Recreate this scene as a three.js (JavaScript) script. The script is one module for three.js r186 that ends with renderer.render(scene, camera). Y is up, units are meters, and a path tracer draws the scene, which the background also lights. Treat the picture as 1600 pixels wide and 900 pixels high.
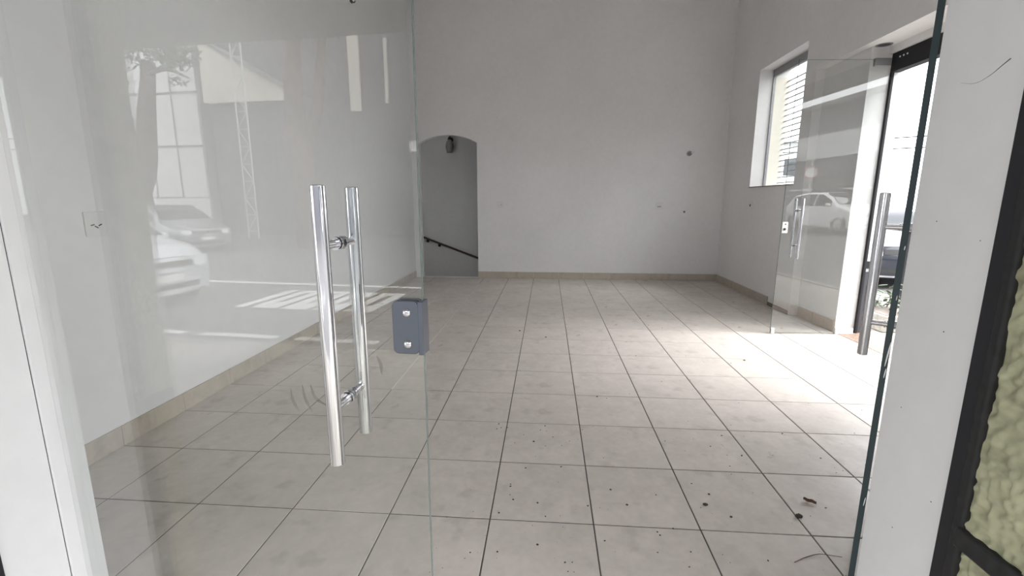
import * as THREE from 'three';
import { RoundedBoxGeometry } from 'three/addons/geometries/RoundedBoxGeometry.js';
import { mergeGeometries } from 'three/addons/utils/BufferGeometryUtils.js';

// ------------------------------------------------------------------ camera, sky, sun, exposure
const scene = new THREE.Scene();
const camera = new THREE.PerspectiveCamera(2 * Math.atan(450 / 718.8) * 180 / Math.PI, 16 / 9, 0.05, 400);
camera.rotation.order = 'YXZ';
camera.position.set(0.2313, 1.3682, 1.7843);
camera.rotation.set(-0.185997, 0.0756532, 0.000909);
scene.background = new THREE.Color().setRGB(1.0, 1.02, 1.06);            // even overcast sky
const sun = new THREE.DirectionalLight(new THREE.Color().setRGB(1, 0.99, 0.98), 0.95);   // sun veiled by cloud, very soft
sun.position.set(14, 15, 3); sun.target.position.set(0, 0, 0);
sun.castShadow = true; sun.shadow.radius = 60; sun.shadow.mapSize.set(2048, 2048);
Object.assign(sun.shadow.camera, { left: -30, right: 30, top: 30, bottom: -30, near: 0.5, far: 80 });
scene.add(sun, sun.target);
const renderer = new THREE.WebGLRenderer({ antialias: true });
renderer.shadowMap.enabled = true;
renderer.toneMapping = THREE.LinearToneMapping;
renderer.toneMappingExposure = 5.95;

// ------------------------------------------------------------------ helpers
let seed = 12345;
const rnd = () => { seed = (seed * 1664525 + 1013904223) >>> 0; return seed / 4294967296; };
const rr = (a, b) => a + (b - a) * rnd();
const sm = (a, b, x) => { const t = Math.min(1, Math.max(0, (x - a) / (b - a))); return t * t * (3 - 2 * t); };
const taken = {};
function numbered(n) { if (!(n in taken)) { taken[n] = 0; return n; } taken[n]++; return n + '_' + String(taken[n]).padStart(3, '0'); }
function shade(o) { o.castShadow = true; o.receiveShadow = true; return o; }
function part(name, geo, mat, parent) {                       // one named mesh under its thing
  const g = Array.isArray(geo) ? merge(geo) : geo;
  const m = shade(new THREE.Mesh(g, mat)); m.name = name; parent.add(m); return m;
}
function thing(name, label, category, pos = [0, 0, 0], turn = 0, group) {
  const o = new THREE.Group(); o.name = numbered(name); o.position.set(...pos); o.rotation.y = turn;
  o.userData = { label, category }; if (group) o.userData.group = group; scene.add(o); return o;
}
function single(name, label, category, geo, mat, group) {
  const o = part(numbered(name), geo, mat, scene); o.userData = { label, category }; if (group) o.userData.group = group; return o;
}
function structure(name, label, geo, mat) {
  const o = geo ? part(name, geo, mat, scene) : new THREE.Group();
  if (!geo) { o.name = name; scene.add(o); }
  o.userData = { kind: 'structure', label }; return o;
}
function merge(list) { return mergeGeometries(list.map(g => { const n = g.index ? g.toNonIndexed() : g.clone(); for (const k of Object.keys(n.attributes)) if (!['position', 'normal', 'uv'].includes(k)) n.deleteAttribute(k); return n; })); }
// texture coordinates in metres, laid on by the way each face points in the object's own space
function metres(g0) {
  const g = g0.index ? g0.toNonIndexed() : g0, p = g.attributes.position, n = g.attributes.normal, uv = new Float32Array(p.count * 2);
  for (let i = 0; i < p.count; i += 3) {
    let ax = 0, ay = 0, az = 0;
    for (let k = 0; k < 3; k++) { ax += Math.abs(n.getX(i + k)); ay += Math.abs(n.getY(i + k)); az += Math.abs(n.getZ(i + k)); }
    for (let k = 0; k < 3; k++) {
      const x = p.getX(i + k), y = p.getY(i + k), z = p.getZ(i + k);
      const [u, v] = ay > ax && ay > az ? [x, -z] : ax > az ? [z, y] : [x, y];
      uv[2 * (i + k)] = u; uv[2 * (i + k) + 1] = v;
    }
  }
  g.setAttribute('uv', new THREE.BufferAttribute(uv, 2)); return g;
}
const bx = (x0, x1, y0, y1, z0, z1) => metres(new THREE.BoxGeometry(x1 - x0, y1 - y0, z1 - z0).translate((x0 + x1) / 2, (y0 + y1) / 2, (z0 + z1) / 2));
const rbx = (x0, x1, y0, y1, z0, z1, r = 0.004, s = 2) => metres(new RoundedBoxGeometry(x1 - x0, y1 - y0, z1 - z0, s, Math.min(r, (x1 - x0) / 2.01, (y1 - y0) / 2.01, (z1 - z0) / 2.01)).translate((x0 + x1) / 2, (y0 + y1) / 2, (z0 + z1) / 2));
function rod(a, b, r, seg = 16, r2 = r) {                       // capped cylinder from a to b
  const A = new THREE.Vector3(...a), B = new THREE.Vector3(...b), d = B.clone().sub(A);
  const g = new THREE.CylinderGeometry(r2, r, d.length(), seg);
  g.applyQuaternion(new THREE.Quaternion().setFromUnitVectors(new THREE.Vector3(0, 1, 0), d.normalize()));
  return g.translate((A.x + B.x) / 2, (A.y + B.y) / 2, (A.z + B.z) / 2);
}
function barrel(r, y0, y1, bev = 0.003, seg = 32) {              // upright bar with softened ends
  return new THREE.LatheGeometry([[0, y0], [r - bev, y0], [r, y0 + bev], [r, y1 - bev], [r - bev, y1], [0, y1]].map(p => new THREE.Vector2(...p)), seg);
}
function taperTube(points, radii, seg = 12, n = 24, wob = 0) {
  const c = new THREE.CatmullRomCurve3(points.map(p => new THREE.Vector3(...p))), fr = c.computeFrenetFrames(n), pos = [], idx = [], uv = [];
  for (let i = 0; i <= n; i++) {
    const t = i / n, p = c.getPointAt(t), f = t * (radii.length - 1), k = Math.min(radii.length - 2, Math.floor(f)), r = radii[k] + (radii[k + 1] - radii[k]) * (f - k);
    for (let j = 0; j <= seg; j++) {
      const a = j / seg * 2 * Math.PI, q = r * (1 + wob * Math.sin(a * 3 + t * 9) + wob * Math.sin(a * 5 - t * 13));
      const v = p.clone().addScaledVector(fr.normals[i], q * Math.cos(a)).addScaledVector(fr.binormals[i], q * Math.sin(a));
      pos.push(v.x, v.y, v.z); uv.push(j / seg, t * 3);
    }
  }
  for (let i = 0; i < n; i++) for (let j = 0; j < seg; j++) { const a = i * (seg + 1) + j, b = a + seg + 1; idx.push(a, b, a + 1, b, b + 1, a + 1); }
  const g = new THREE.BufferGeometry(); g.setAttribute('position', new THREE.Float32BufferAttribute(pos, 3)); g.setAttribute('uv', new THREE.Float32BufferAttribute(uv, 2)); g.setIndex(idx); g.computeVertexNormals(); return g;
}

// ------------------------------------------------------------------ noise and textures
function lattice(n, s) { const a = new Float32Array(n * n); let q = s * 7919 + 17; for (let i = 0; i < a.length; i++) { q = (q * 1664525 + 1013904223) >>> 0; a[i] = q / 4294967296; } return a; }
const lat = [1, 2, 3, 4].map(s => lattice(256, s));
function vn(x, y, per, s) {                                      // tiling value noise
  const L = lat[s % 4], xi = Math.floor(x), yi = Math.floor(y), fx = x - xi, fy = y - yi, u = fx * fx * (3 - 2 * fx), v = fy * fy * (3 - 2 * fy);
  const w = k => ((k % per) + per) % per, g = (i, j) => L[((w(j) + s * 31) % 256) * 256 + (w(i) + s * 57) % 256];
  return (g(xi, yi) * (1 - u) + g(xi + 1, yi) * u) * (1 - v) + (g(xi, yi + 1) * (1 - u) + g(xi + 1, yi + 1) * u) * v;
}
function fbm(u, v, base, oct, s) { let a = 0, w = 0.5, t = 0, p = base; for (let i = 0; i < oct; i++) { a += w * vn(u * p, v * p, p, s + i); t += w; w *= 0.5; p *= 2; } return a / t; }
function tex(n, span, fn, srgb) {                                 // n x n texture that covers span metres; fn(u, v) -> [r, g, b] or grey, 0..1
  const d = new Uint8Array(n * n * 4);
  for (let j = 0; j < n; j++) for (let i = 0; i < n; i++) {
    const c = fn(i / n, j / n), k = 4 * (j * n + i), a = Array.isArray(c) ? c : [c, c, c];
    for (let q = 0; q < 3; q++) d[k + q] = Math.max(0, Math.min(255, a[q] * 255)); d[k + 3] = 255;
  }
  const t = new THREE.DataTexture(d, n, n); t.wrapS = t.wrapT = THREE.RepeatWrapping; t.magFilter = THREE.LinearFilter; t.minFilter = THREE.LinearMipmapLinearFilter; t.generateMipmaps = true;
  t.repeat.set(1 / span, 1 / span); if (srgb) t.colorSpace = THREE.SRGBColorSpace; t.needsUpdate = true; return t;
}
const std = (o) => new THREE.MeshStandardMaterial(o), phy = (o) => new THREE.MeshPhysicalMaterial(o);
const rgb = (r, g, b) => new THREE.Color().setRGB(r, g, b);

const wallTint = tex(512, 3, (u, v) => { const a = fbm(u, v, 4, 6, 0), b = fbm(u, v, 64, 2, 2); const k = 0.965 + 0.04 * (a - 0.5) + 0.02 * (b - 0.5); return [k, k, k]; }, true);
const wallBump = tex(512, 1.2, (u, v) => 0.6 * fbm(u, v, 32, 4, 1) + 0.4 * fbm(u, v, 6, 3, 3));
const tileTint = tex(1024, 2.7, (u, v) => {
  const a = fbm(u, v, 8, 6, 1), b = fbm(u, v, 40, 4, 2), c = fbm(u, v, 128, 2, 0);
  const k = 0.90 + 0.07 * (a - 0.5) + 0.06 * (b - 0.5) + 0.04 * (c - 0.5), dirt = sm(0.6, 0.85, fbm(u, v, 26, 5, 3)) * 0.06;
  return [k - dirt, k * 0.985 - dirt, k * 0.968 - dirt * 1.05];
}, true);
const tileRough = tex(512, 2.7, (u, v) => 0.42 + 0.5 * (fbm(u, v, 12, 5, 2) - 0.5) + 0.1 * fbm(u, v, 90, 2, 1));
const roughcast = tex(512, 0.5, (u, v) => { const a = fbm(u, v, 16, 4, 0), b = vn(u * 34, v * 34, 34, 2); return Math.min(1, Math.max(0, 0.25 * a + 0.75 * Math.pow(b, 1.4))); });
const roughTint = tex(512, 0.9, (u, v) => { const a = fbm(u, v, 6, 6, 1), b = fbm(u, v, 50, 3, 0), g = sm(0.6, 0.72, fbm(u, v, 18, 4, 3)) * 0.08, k = 0.80 + 0.2 * (a - 0.5) + 0.16 * (b - 0.5); return [k - g, k * 0.985 - g, k * 0.87 - g]; }, true);
const asphaltTint = tex(512, 3, (u, v) => { const k = 0.46 + 0.3 * (fbm(u, v, 90, 3, 1) - 0.5) + 0.14 * (fbm(u, v, 5, 4, 2) - 0.5); return [k, k * 0.99, k * 0.98]; }, true);
const concreteTint = tex(512, 2.5, (u, v) => { const k = 0.62 + 0.25 * (fbm(u, v, 6, 6, 2) - 0.5) + 0.2 * (fbm(u, v, 70, 3, 0) - 0.5); return [k, k * 0.985, k * 0.95]; }, true);
const barkTint = tex(256, 1, (u, v) => { const k = 0.42 + 0.5 * (fbm(u, v, 12, 5, 3) - 0.5); return [k, k * 0.93, k * 0.84]; }, true);
const granite = tex(256, 0.4, (u, v) => { const k = 0.62 + 0.55 * (fbm(u, v, 48, 3, 1) - 0.5); return [k, k * 0.9, k * 0.82]; }, true);

const M = {
  wall: std({ color: rgb(0.885, 0.875, 0.872), map: wallTint, bumpMap: wallBump, bumpScale: 0.0006, roughness: 0.75 }),
  jamb: std({ color: rgb(0.80, 0.798, 0.80), map: wallTint, bumpMap: wallBump, bumpScale: 0.0005, roughness: 0.6 }),
  ceiling: std({ color: rgb(0.86, 0.85, 0.84), roughness: 0.9 }),
  tile: phy({ color: rgb(0.74, 0.70, 0.67), map: tileTint, specularIntensity: 0.4, roughness: 0.85, roughnessMap: tileRough }),
  skirting: std({ color: rgb(0.64, 0.59, 0.52), map: tileTint, roughness: 0.5 }),
  grout: std({ color: rgb(0.085, 0.08, 0.075), roughness: 0.95 }),
  lightGrout: std({ color: rgb(0.78, 0.75, 0.7), roughness: 0.9 }),
  roughcast: std({ color: rgb(0.58, 0.59, 0.52), map: roughTint, bumpMap: roughcast, bumpScale: 0.006, roughness: 0.8 }),
  black: std({ color: rgb(0.010, 0.010, 0.013), roughness: 0.7 }),
  blackPaint: std({ color: rgb(0.014, 0.0135, 0.014), roughness: 0.75, bumpMap: roughcast, bumpScale: 0.004 }),
  darkGrey: std({ color: rgb(0.06, 0.06, 0.07), roughness: 0.6 }),
  glass: phy({ color: rgb(0.945, 0.955, 0.948), roughness: 0.0, transmission: 1, thickness: 0, ior: 1.52, metalness: 0 }),
  glassEdge: phy({ color: rgb(0.010, 0.026, 0.032), roughness: 0.3 }),
  paleEdge: phy({ color: rgb(0.16, 0.2, 0.19), roughness: 0.25 }),
  chrome: std({ color: rgb(0.74, 0.74, 0.77), metalness: 1, roughness: 0.09 }),
  satin: std({ color: rgb(0.15, 0.165, 0.2), metalness: 1, roughness: 0.38 }),
  steel: std({ color: rgb(0.72, 0.72, 0.73), metalness: 1, roughness: 0.22 }),
  alu: std({ color: rgb(0.33, 0.33, 0.34), metalness: 0.7, roughness: 0.5 }),
  plate: std({ color: rgb(0.78, 0.77, 0.75), roughness: 0.4 }),
  slot: std({ color: rgb(0.04, 0.04, 0.04), roughness: 0.6 }),
  rubber: std({ color: rgb(0.02, 0.02, 0.02), roughness: 0.8 }),
  stone: std({ color: rgb(0.16, 0.13, 0.11), roughness: 0.5 }),
  granite: std({ color: rgb(0.75, 0.66, 0.6), map: granite, roughness: 0.5 }),
  wood: std({ color: rgb(0.07, 0.035, 0.025), roughness: 0.45 }),
  lampGlass: phy({ color: rgb(0.55, 0.5, 0.5), roughness: 0.35, transmission: 0.45, thickness: 0 }),
  asphalt: std({ color: rgb(0.62, 0.62, 0.62), map: asphaltTint, roughness: 0.9 }),
  concrete: std({ color: rgb(0.9, 0.88, 0.85), map: concreteTint, roughness: 0.9 }),
  roadPaint: std({ color: rgb(0.64, 0.63, 0.6), roughness: 0.8 }),
  bark: std({ color: rgb(0.55, 0.5, 0.46), map: barkTint, bumpMap: barkTint, bumpScale: 0.02, roughness: 0.95 }),
  paleBark: std({ color: rgb(0.9, 0.8, 0.74), map: barkTint, bumpMap: barkTint, bumpScale: 0.01, roughness: 0.95 }),
  leaf: phy({ color: rgb(0.05, 0.085, 0.03), roughness: 0.7, transmission: 0.3, thickness: 0, side: THREE.DoubleSide }),
  dryLeaf: std({ color: rgb(0.16, 0.09, 0.07), roughness: 0.8, side: THREE.DoubleSide }),
  grit: std({ color: rgb(0.06, 0.05, 0.045), roughness: 0.9 }),
  white: std({ color: rgb(0.8, 0.8, 0.78), roughness: 0.5 }),
  cream: std({ color: rgb(0.74, 0.7, 0.6), roughness: 0.85 }),
  canopy: std({ color: rgb(0.34, 0.335, 0.33), roughness: 0.9 }),
  paleWall: std({ color: rgb(0.78, 0.78, 0.77), roughness: 0.8 }),
  greyWall: std({ color: rgb(0.16, 0.16, 0.17), roughness: 0.85 }),
  midWall: std({ color: rgb(0.28, 0.28, 0.28), roughness: 0.85 }),
  roof: std({ color: rgb(0.2, 0.2, 0.2), roughness: 0.8 }),
  darkGlass: phy({ color: rgb(0.02, 0.023, 0.027), roughness: 0.05 }),
  tyre: std({ color: rgb(0.018, 0.018, 0.018), roughness: 0.85 }),
  rim: std({ color: rgb(0.6, 0.6, 0.62), metalness: 0.8, roughness: 0.3 }),
  lens: phy({ color: rgb(0.75, 0.78, 0.8), roughness: 0.08, clearcoat: 1 }),
  redLens: phy({ color: rgb(0.35, 0.02, 0.02), roughness: 0.15, clearcoat: 1 }),
  trimBlack: std({ color: rgb(0.03, 0.03, 0.03), roughness: 0.6 }),
};

// ------------------------------------------------------------------ room shell
const XL = -2.16, XR = 3.2, XO = 3.62, ZB = -6.43, ZF = 0.74, ZO = 1.1, YC = 4.8, OL = -1.0, OR = 1.006, YD = 2.74;
const NZ0 = -3.95, NZ1 = -0.95, NX = 3.30, NY = 2.82, DZ0 = -3.2;          // recess round the side door
const WZ0 = -5.41, WZ1 = -4.17, WY0 = 1.57, WY1 = 3.19;                  // side window

const floor = structure('floor', 'beige ceramic tiled floor with dark joints');
part('grout_bed', bx(XL - 0.1, NX, -0.12, -0.0028, ZB - 0.02, ZF + 0.05), M.grout, floor);
{
  const T = 0.45, J = 0.0058, variants = [];
  const tileGeo = (w, d, ou, ov, turn) => {                              // slab with a small chamfer, 22 triangles
    const b = 0.0016, h = 0.006, x = w / 2, z = d / 2, ring = [[x, z], [-x, z], [-x, -z], [x, -z]], P = [], tri = (a, c, e) => P.push(...a, ...c, ...e);
    const lv = [[-h, 0], [-b, 0], [0, b]].map(([y, i]) => ring.map(([px, pz]) => [px - Math.sign(px) * i, y, pz - Math.sign(pz) * i]));
    for (let k = 0; k < 2; k++) for (let i = 0; i < 4; i++) { const j = (i + 1) % 4; tri(lv[k][i], lv[k + 1][j], lv[k][j]); tri(lv[k][i], lv[k + 1][i], lv[k + 1][j]); }
    tri(lv[2][0], lv[2][2], lv[2][1]); tri(lv[2][0], lv[2][3], lv[2][2]);
    const g = new THREE.BufferGeometry(); g.setAttribute('position', new THREE.Float32BufferAttribute(P, 3)); g.computeVertexNormals();
    const uv = []; for (let i = 0; i < P.length; i += 3) { const [a, c] = turn ? [P[i + 2], -P[i]] : [P[i], P[i + 2]]; uv.push(a + ou, c + ov); }
    g.setAttribute('uv', new THREE.Float32BufferAttribute(uv, 2)); return g;
  };
  for (let k = 0; k < 12; k++) variants.push(tileGeo(T - J, T - J, (k % 6) * 0.45, Math.floor(k / 6) * 1.35 + 0.2, k % 3 === 1));
  for (let i = -5; i < 8; i++) for (let j = -2; j < 15; j++) {
    const x0 = Math.max(XL, i * T), x1 = Math.min(NX, (i + 1) * T), z1 = Math.min(ZF, -j * T), z0 = Math.max(ZB, -(j + 1) * T);
    if (x1 - x0 < 0.03 || z1 - z0 < 0.03) continue;
    const full = x1 - x0 > T - 1e-6 && z1 - z0 > T - 1e-6;
    const g = full ? variants[Math.floor(rnd() * 12)] : tileGeo(x1 - x0 - J, z1 - z0 - J, rr(0, 2), rr(0, 2), false);
    const m = part('tile', g, M.tile, floor); m.position.set((x0 + x1) / 2, rr(-0.0006, 0.0002), (z0 + z1) / 2);
  }
  for (const [x, za, zb] of [[-0.9, -1.35, -5.8], [-1.35, -2.7, -6.3]])   // joints filled with a pale grout
    part('pale_joint', bx(x - J / 2, x + J / 2, -0.0028, -0.0006, zb, za), M.lightGrout, floor);
}
structure('wall_left', 'plain white left wall of the empty shop', bx(XL - 0.2, XL, -0.3, YC, ZB, ZF), M.wall);
{ // back wall with arched doorway
  const s = new THREE.Shape(); s.moveTo(XL - 0.5, -0.15); s.lineTo(XR + 0.3, -0.15); s.lineTo(XR + 0.3, YC); s.lineTo(XL - 0.5, YC); s.closePath();
  const xa = -2.03, xb = -1.005, h0 = 2.366, h1 = 2.5, w = (xb - xa) / 2, rise = h1 - h0, R = (w * w + rise * rise) / (2 * rise), cy = h1 - R, cx = (xa + xb) / 2, th = Math.asin(w / R);
  const hole = new THREE.Path(); hole.moveTo(xa, -0.001); hole.lineTo(xa, h0);
  for (let k = 1; k < 24; k++) { const a = -th + 2 * th * k / 24; hole.lineTo(cx + R * Math.sin(a), cy + R * Math.cos(a)); }
  hole.lineTo(xb, h0); hole.lineTo(xb, -0.001); hole.closePath(); s.holes.push(hole);
  structure('wall_back', 'white back wall with an arched doorway to the stairs', metres(new THREE.ExtrudeGeometry(s, { depth: 0.12, bevelEnabled: false }).translate(0, 0, ZB - 0.12)), M.wall);
}
structure('wall_right', 'white right wall with a window and a recessed side door opening', merge([
  bx(XR, XO, -0.3, YC, ZB, WZ0), bx(XR, XO, -0.3, WY0, WZ0, WZ1), bx(XR, XO, WY1, YC, WZ0, WZ1), bx(XR, XO, -0.3, YC, WZ1, NZ0),
  bx(NX, XO, -0.3, NY, NZ0, DZ0), bx(XR, XO, NY, YC, NZ0, NZ1), bx(XR, XO, -0.3, YC, NZ1, ZO - 0.001),
]), M.wall);
structure('wall_front', 'white front wall with the glass door opening', merge([
  bx(XL - 0.2, OL, -0.3, YC, ZF, ZO - 0.01), bx(OR, XR, -0.3, YC, ZF, ZO - 0.01), bx(OL, OR, YD, 3.1, ZF, ZO - 0.01), bx(OL, OR, 4.5, YC, ZF, ZO - 0.01),
]), M.wall);
structure('trim_9', 'smooth white lining of the front door reveal', merge([bx(OL - 0.002, OL + 0.003, -0.05, YD, ZF + 0.0005, 0.965), bx(OR - 0.003, OR + 0.002, -0.05, YD, ZF + 0.0005, 0.935), bx(OL, OR, YD - 0.003, YD + 0.002, ZF + 0.0005, ZO - 0.012)]), M.jamb);
{ const w2 = structure('window_2', 'clear fanlight in the front wall above the canopy'); part('window_frame', [bx(OL, OL + 0.04, 3.1, 4.5, 0.9, 0.95), bx(OR - 0.04, OR, 3.1, 4.5, 0.9, 0.95), bx(OL, OR, 3.1, 3.14, 0.9, 0.95), bx(OL, OR, 4.46, 4.5, 0.9, 0.95)], M.alu, w2); part('pane', bx(OL + 0.04, OR - 0.04, 3.14, 4.46, 0.92, 0.926), M.glass, w2); }
structure('ceiling', 'plain white ceiling high above the shop', bx(XL - 0.2, XO, YC, YC + 0.2, ZB - 0.15, ZO), M.ceiling);
{ // rough cast coat on the facade and in the reveals beyond the black strip, lumpy mesh
  const lump = (w, h, nx, ny) => {
    const g = new THREE.PlaneGeometry(w, h, nx, ny), p = g.attributes.position;
    for (let i = 0; i < p.count; i++) { const x = p.getX(i), y = p.getY(i); p.setZ(i, 0.009 * Math.pow(vn(x * 120 + 900, y * 95 + 900, 256, 1), 1.3) + 0.008 * vn(x * 24 + 300, y * 20 + 300, 256, 2)); }
    g.computeVertexNormals(); const uv = g.attributes.uv; for (let i = 0; i < p.count; i++) uv.setXY(i, p.getX(i), p.getY(i)); return g;
  };
  const r1 = lump(0.128, 2.9, 32, 640).rotateY(-Math.PI / 2).translate(OR, 1.3, 1.04), r2 = lump(0.128, 2.9, 32, 640).rotateY(Math.PI / 2).translate(OL, 1.3, 1.04);
  const f1 = bx(OR, XO, -0.3, YC, ZO - 0.01, ZO + 0.004), f2 = bx(-7.5, OL, -0.3, YC, ZO - 0.01, ZO + 0.004), f3 = bx(OL, OR, YD, 3.1, ZO - 0.01, ZO + 0.004), f4 = bx(OL, OR, 4.5, YC, ZO - 0.01, ZO + 0.004);
  structure('trim_1', 'cream rough cast plaster of the street facade', merge([r1, r2, f1, f2, f3, f4]), M.roughcast);
  for (const [n, x, s, l, dz] of [['trim_2', OR, -1, 'black painted strip edging the right door reveal', 0], ['trim_3', OL, 1, 'black painted strip edging the left door reveal', 0.03]]) {
    const g = structure(n, l);
    part('edge_strip', rbx(Math.min(x, x + s * 0.012), Math.max(x, x + s * 0.012), -0.1, YD, 0.934 + dz, 0.966 + dz, 0.003), M.black, g);
    part('paint_band', rbx(Math.min(x, x + s * 0.016), Math.max(x, x + s * 0.016), -0.1, YD, 0.962 + dz, 0.984 + dz, 0.006), M.blackPaint, g);
    part('cross_band', rbx(Math.min(x, x + s * 0.021), Math.max(x, x + s * 0.021), 0.745, 0.785, 0.975 + dz, ZO, 0.006), M.blackPaint, g);
  }
  const g4 = structure('trim_4', 'grey aluminium strip along the hinge side of the left glass door');
  part('jamb_strip', rbx(OL, OL + 0.008, -0.02, YD, 0.795, 0.829, 0.002), M.jamb, g4);
  part('joint_line', bx(OL, OL + 0.003, -0.02, YD, 0.829, 0.8305), M.darkGrey, g4);
}
{ // hairline crack and knocks in the paint of the right reveal
  const x = OR - 0.003, t9 = scene.getObjectByName('trim_9');
  part('hairline_crack', taperTube([[x, 1.588, 0.80], [x, 1.58, 0.834], [x, 1.587, 0.861], [x, 1.597, 0.879], [x, 1.605, 0.894]], [0.00015, 0.0003, 0.0005, 0.001], 6, 24), M.darkGrey, t9);
  for (const [y, z, q] of [[1.33, 0.80, 0.0012], [1.12, 0.86, 0.0014], [0.93, 0.79, 0.0012], [0.78, 0.9, 0.0013], [1.3, 0.9, 0.001], [0.66, 0.82, 0.0013]]) part('paint_chip', new THREE.IcosahedronGeometry(q, 1).scale(0.3, 1, 1.3).translate(x, y, z), M.darkGrey, t9);
}
// skirting of cut tiles
function skirting(name, label, list) { const g = structure(name, label); for (const b of list) part('skirting_tile', rbx(...b, 0.002, 1), M.skirting, g); return g; }
{
  const b = [], l = [], r = [];
  for (let x = -1.005; x < XR - 0.02; x = Math.floor(x / 0.45 + 1.001) * 0.45) b.push([x + 0.001, Math.min(XR, Math.floor(x / 0.45 + 1.001) * 0.45) - 0.001, 0, 0.118, ZB, ZB + 0.011]);
  for (let k = -2; k < 15; k++) { const z0 = Math.max(ZB + 0.012, -(k + 1) * 0.45), z1 = Math.min(ZF, -k * 0.45); if (z1 - z0 > 0.02) l.push([XL, XL + 0.011, 0, 0.118, z0 + 0.001, z1 - 0.001]); }
  for (let k = 8; k < 15; k++) { const z0 = Math.max(ZB + 0.012, -(k + 1) * 0.45), z1 = -k * 0.45; if (z0 > -4.6 && z0 < NZ0 - 0.02) continue; if (z1 < NZ0 - 0.4) r.push([XR - 0.011, XR, 0, 0.118, z0 + 0.001, z1 - 0.001]); }
  r.push([NX - 0.011, NX, 0, 0.118, -3.93, -3.61], [NX - 0.011, NX, 0, 0.118, -3.605, -3.215]);
  skirting('baseboard_back', 'beige tile skirting along the back wall', b);
  skirting('baseboard_left', 'beige tile skirting along the left wall', l);
  const R = skirting('baseboard_right', 'beige tile skirting along the right wall with a piece missing', r);
  part('bare_mortar', rbx(XR - 0.007, XR, 0, 0.05, -4.5, NZ0, 0.003), M.stone, R);
  part('plaster_chip', rbx(XR - 0.012, XR + 0.06, 0.0, 0.125, NZ0 + 0.001, NZ0 + 0.02, 0.006), M.plate, R);
}

// ------------------------------------------------------------------ stairwell behind the arch
{
  const z0 = -8.4;
  structure('wall_stairwell', 'white plaster walls of the stairwell behind the arch', merge([
    bx(-2.9, 3.3, -3.2, 3.4, z0 - 0.12, z0), bx(-2.9, -2.75, -3.2, 3.4, z0, ZB - 0.12), bx(3.2, 3.3, -3.2, 3.4, z0, ZB - 0.12),
    bx(-2.9, 3.3, 3.4, 3.5, z0 - 0.12, ZB - 0.12), bx(-2.9, 3.3, -3.2, -0.15, ZB - 0.12, ZB - 0.1), bx(-2.9, 3.3, -3.3, -3.2, z0 - 0.12, ZB - 0.1),
  ]), M.wall);
  structure('trim_5', 'lower ledge of the stairwell wall under the handrail', merge([bx(-2.35, 3.2, -3.1, 0.855, z0, z0 + 0.04), bx(-2.75, -2.35, -3.1, 0.855, z0, z0 + 0.02)]), M.wall);
  const st = structure('floor_stairs', 'stair flight going down to the right behind the arch');
  for (let k = 0; k < 15; k++) part('step', rbx(-2.75 + (k ? 0.55 + (k - 1) * 0.28 : 0), -2.2 + k * 0.28, -0.68 - k * 0.17, -0.5 - k * 0.17, z0 + 0.041, ZB - 0.121, 0.006), M.granite, st);
  const rail = thing('handrail', 'dark wooden handrail sloping down along the stairwell wall', 'handrail', [0, 0, 0]);
  const zr = z0 + 0.115, P = x => [x, 0.529 - (x + 2.35) * 0.372, zr];
  part('rail', taperTube([P(-2.7), P(-2.1), P(-1.5), P(-0.6), P(0.5)], [0.02, 0.022, 0.022, 0.022, 0.02], 10, 30), M.wood, rail);
  for (const x of [-2.427, -2.164, -0.8]) {
    const p = P(x), b = part('bracket', [rod([x, p[1] - 0.06, z0 + 0.04], [x, p[1] - 0.06, zr], 0.008, 8), rod([x, p[1] - 0.065, zr], [x, p[1] - 0.015, zr], 0.008, 8)], M.black, rail);
    part('bracket_rose', rod([x, p[1] - 0.06, z0 + 0.04], [x, p[1] - 0.06, z0 + 0.055], 0.032, 14), M.black, b);
  }
  const lamp = thing('wall_lamp', 'small unlit wall lamp with a smoky glass tulip shade in the stairwell', 'lamp', [-1.865, 2.39, z0]);
  lamp.scale.setScalar(1.09);
  part('backplate', rod([0, 0.25, 0], [0, 0.25, 0.018], 0.05, 20), M.black, lamp);
  part('arm', taperTube([[0, 0.25, 0.015], [0, 0.31, 0.06], [0, 0.31, 0.1], [0, 0.27, 0.12]], [0.009, 0.009], 8, 16), M.black, lamp);
  part('socket_cap', new THREE.LatheGeometry([[0.001, 0.30], [0.022, 0.29], [0.036, 0.25], [0.034, 0.235]].map(p => new THREE.Vector2(...p)), 20).translate(0, 0, 0.12), M.black, lamp);
  part('shade', new THREE.LatheGeometry([[0.034, 0.24], [0.062, 0.2], [0.078, 0.14], [0.08, 0.09], [0.068, 0.04], [0.058, 0.015], [0.064, 0.0], [0.056, 0.016], [0.075, 0.09], [0.072, 0.14]].map(p => new THREE.Vector2(...p)), 28).translate(0, 0, 0.12), M.lampGlass, lamp);
}

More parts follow.
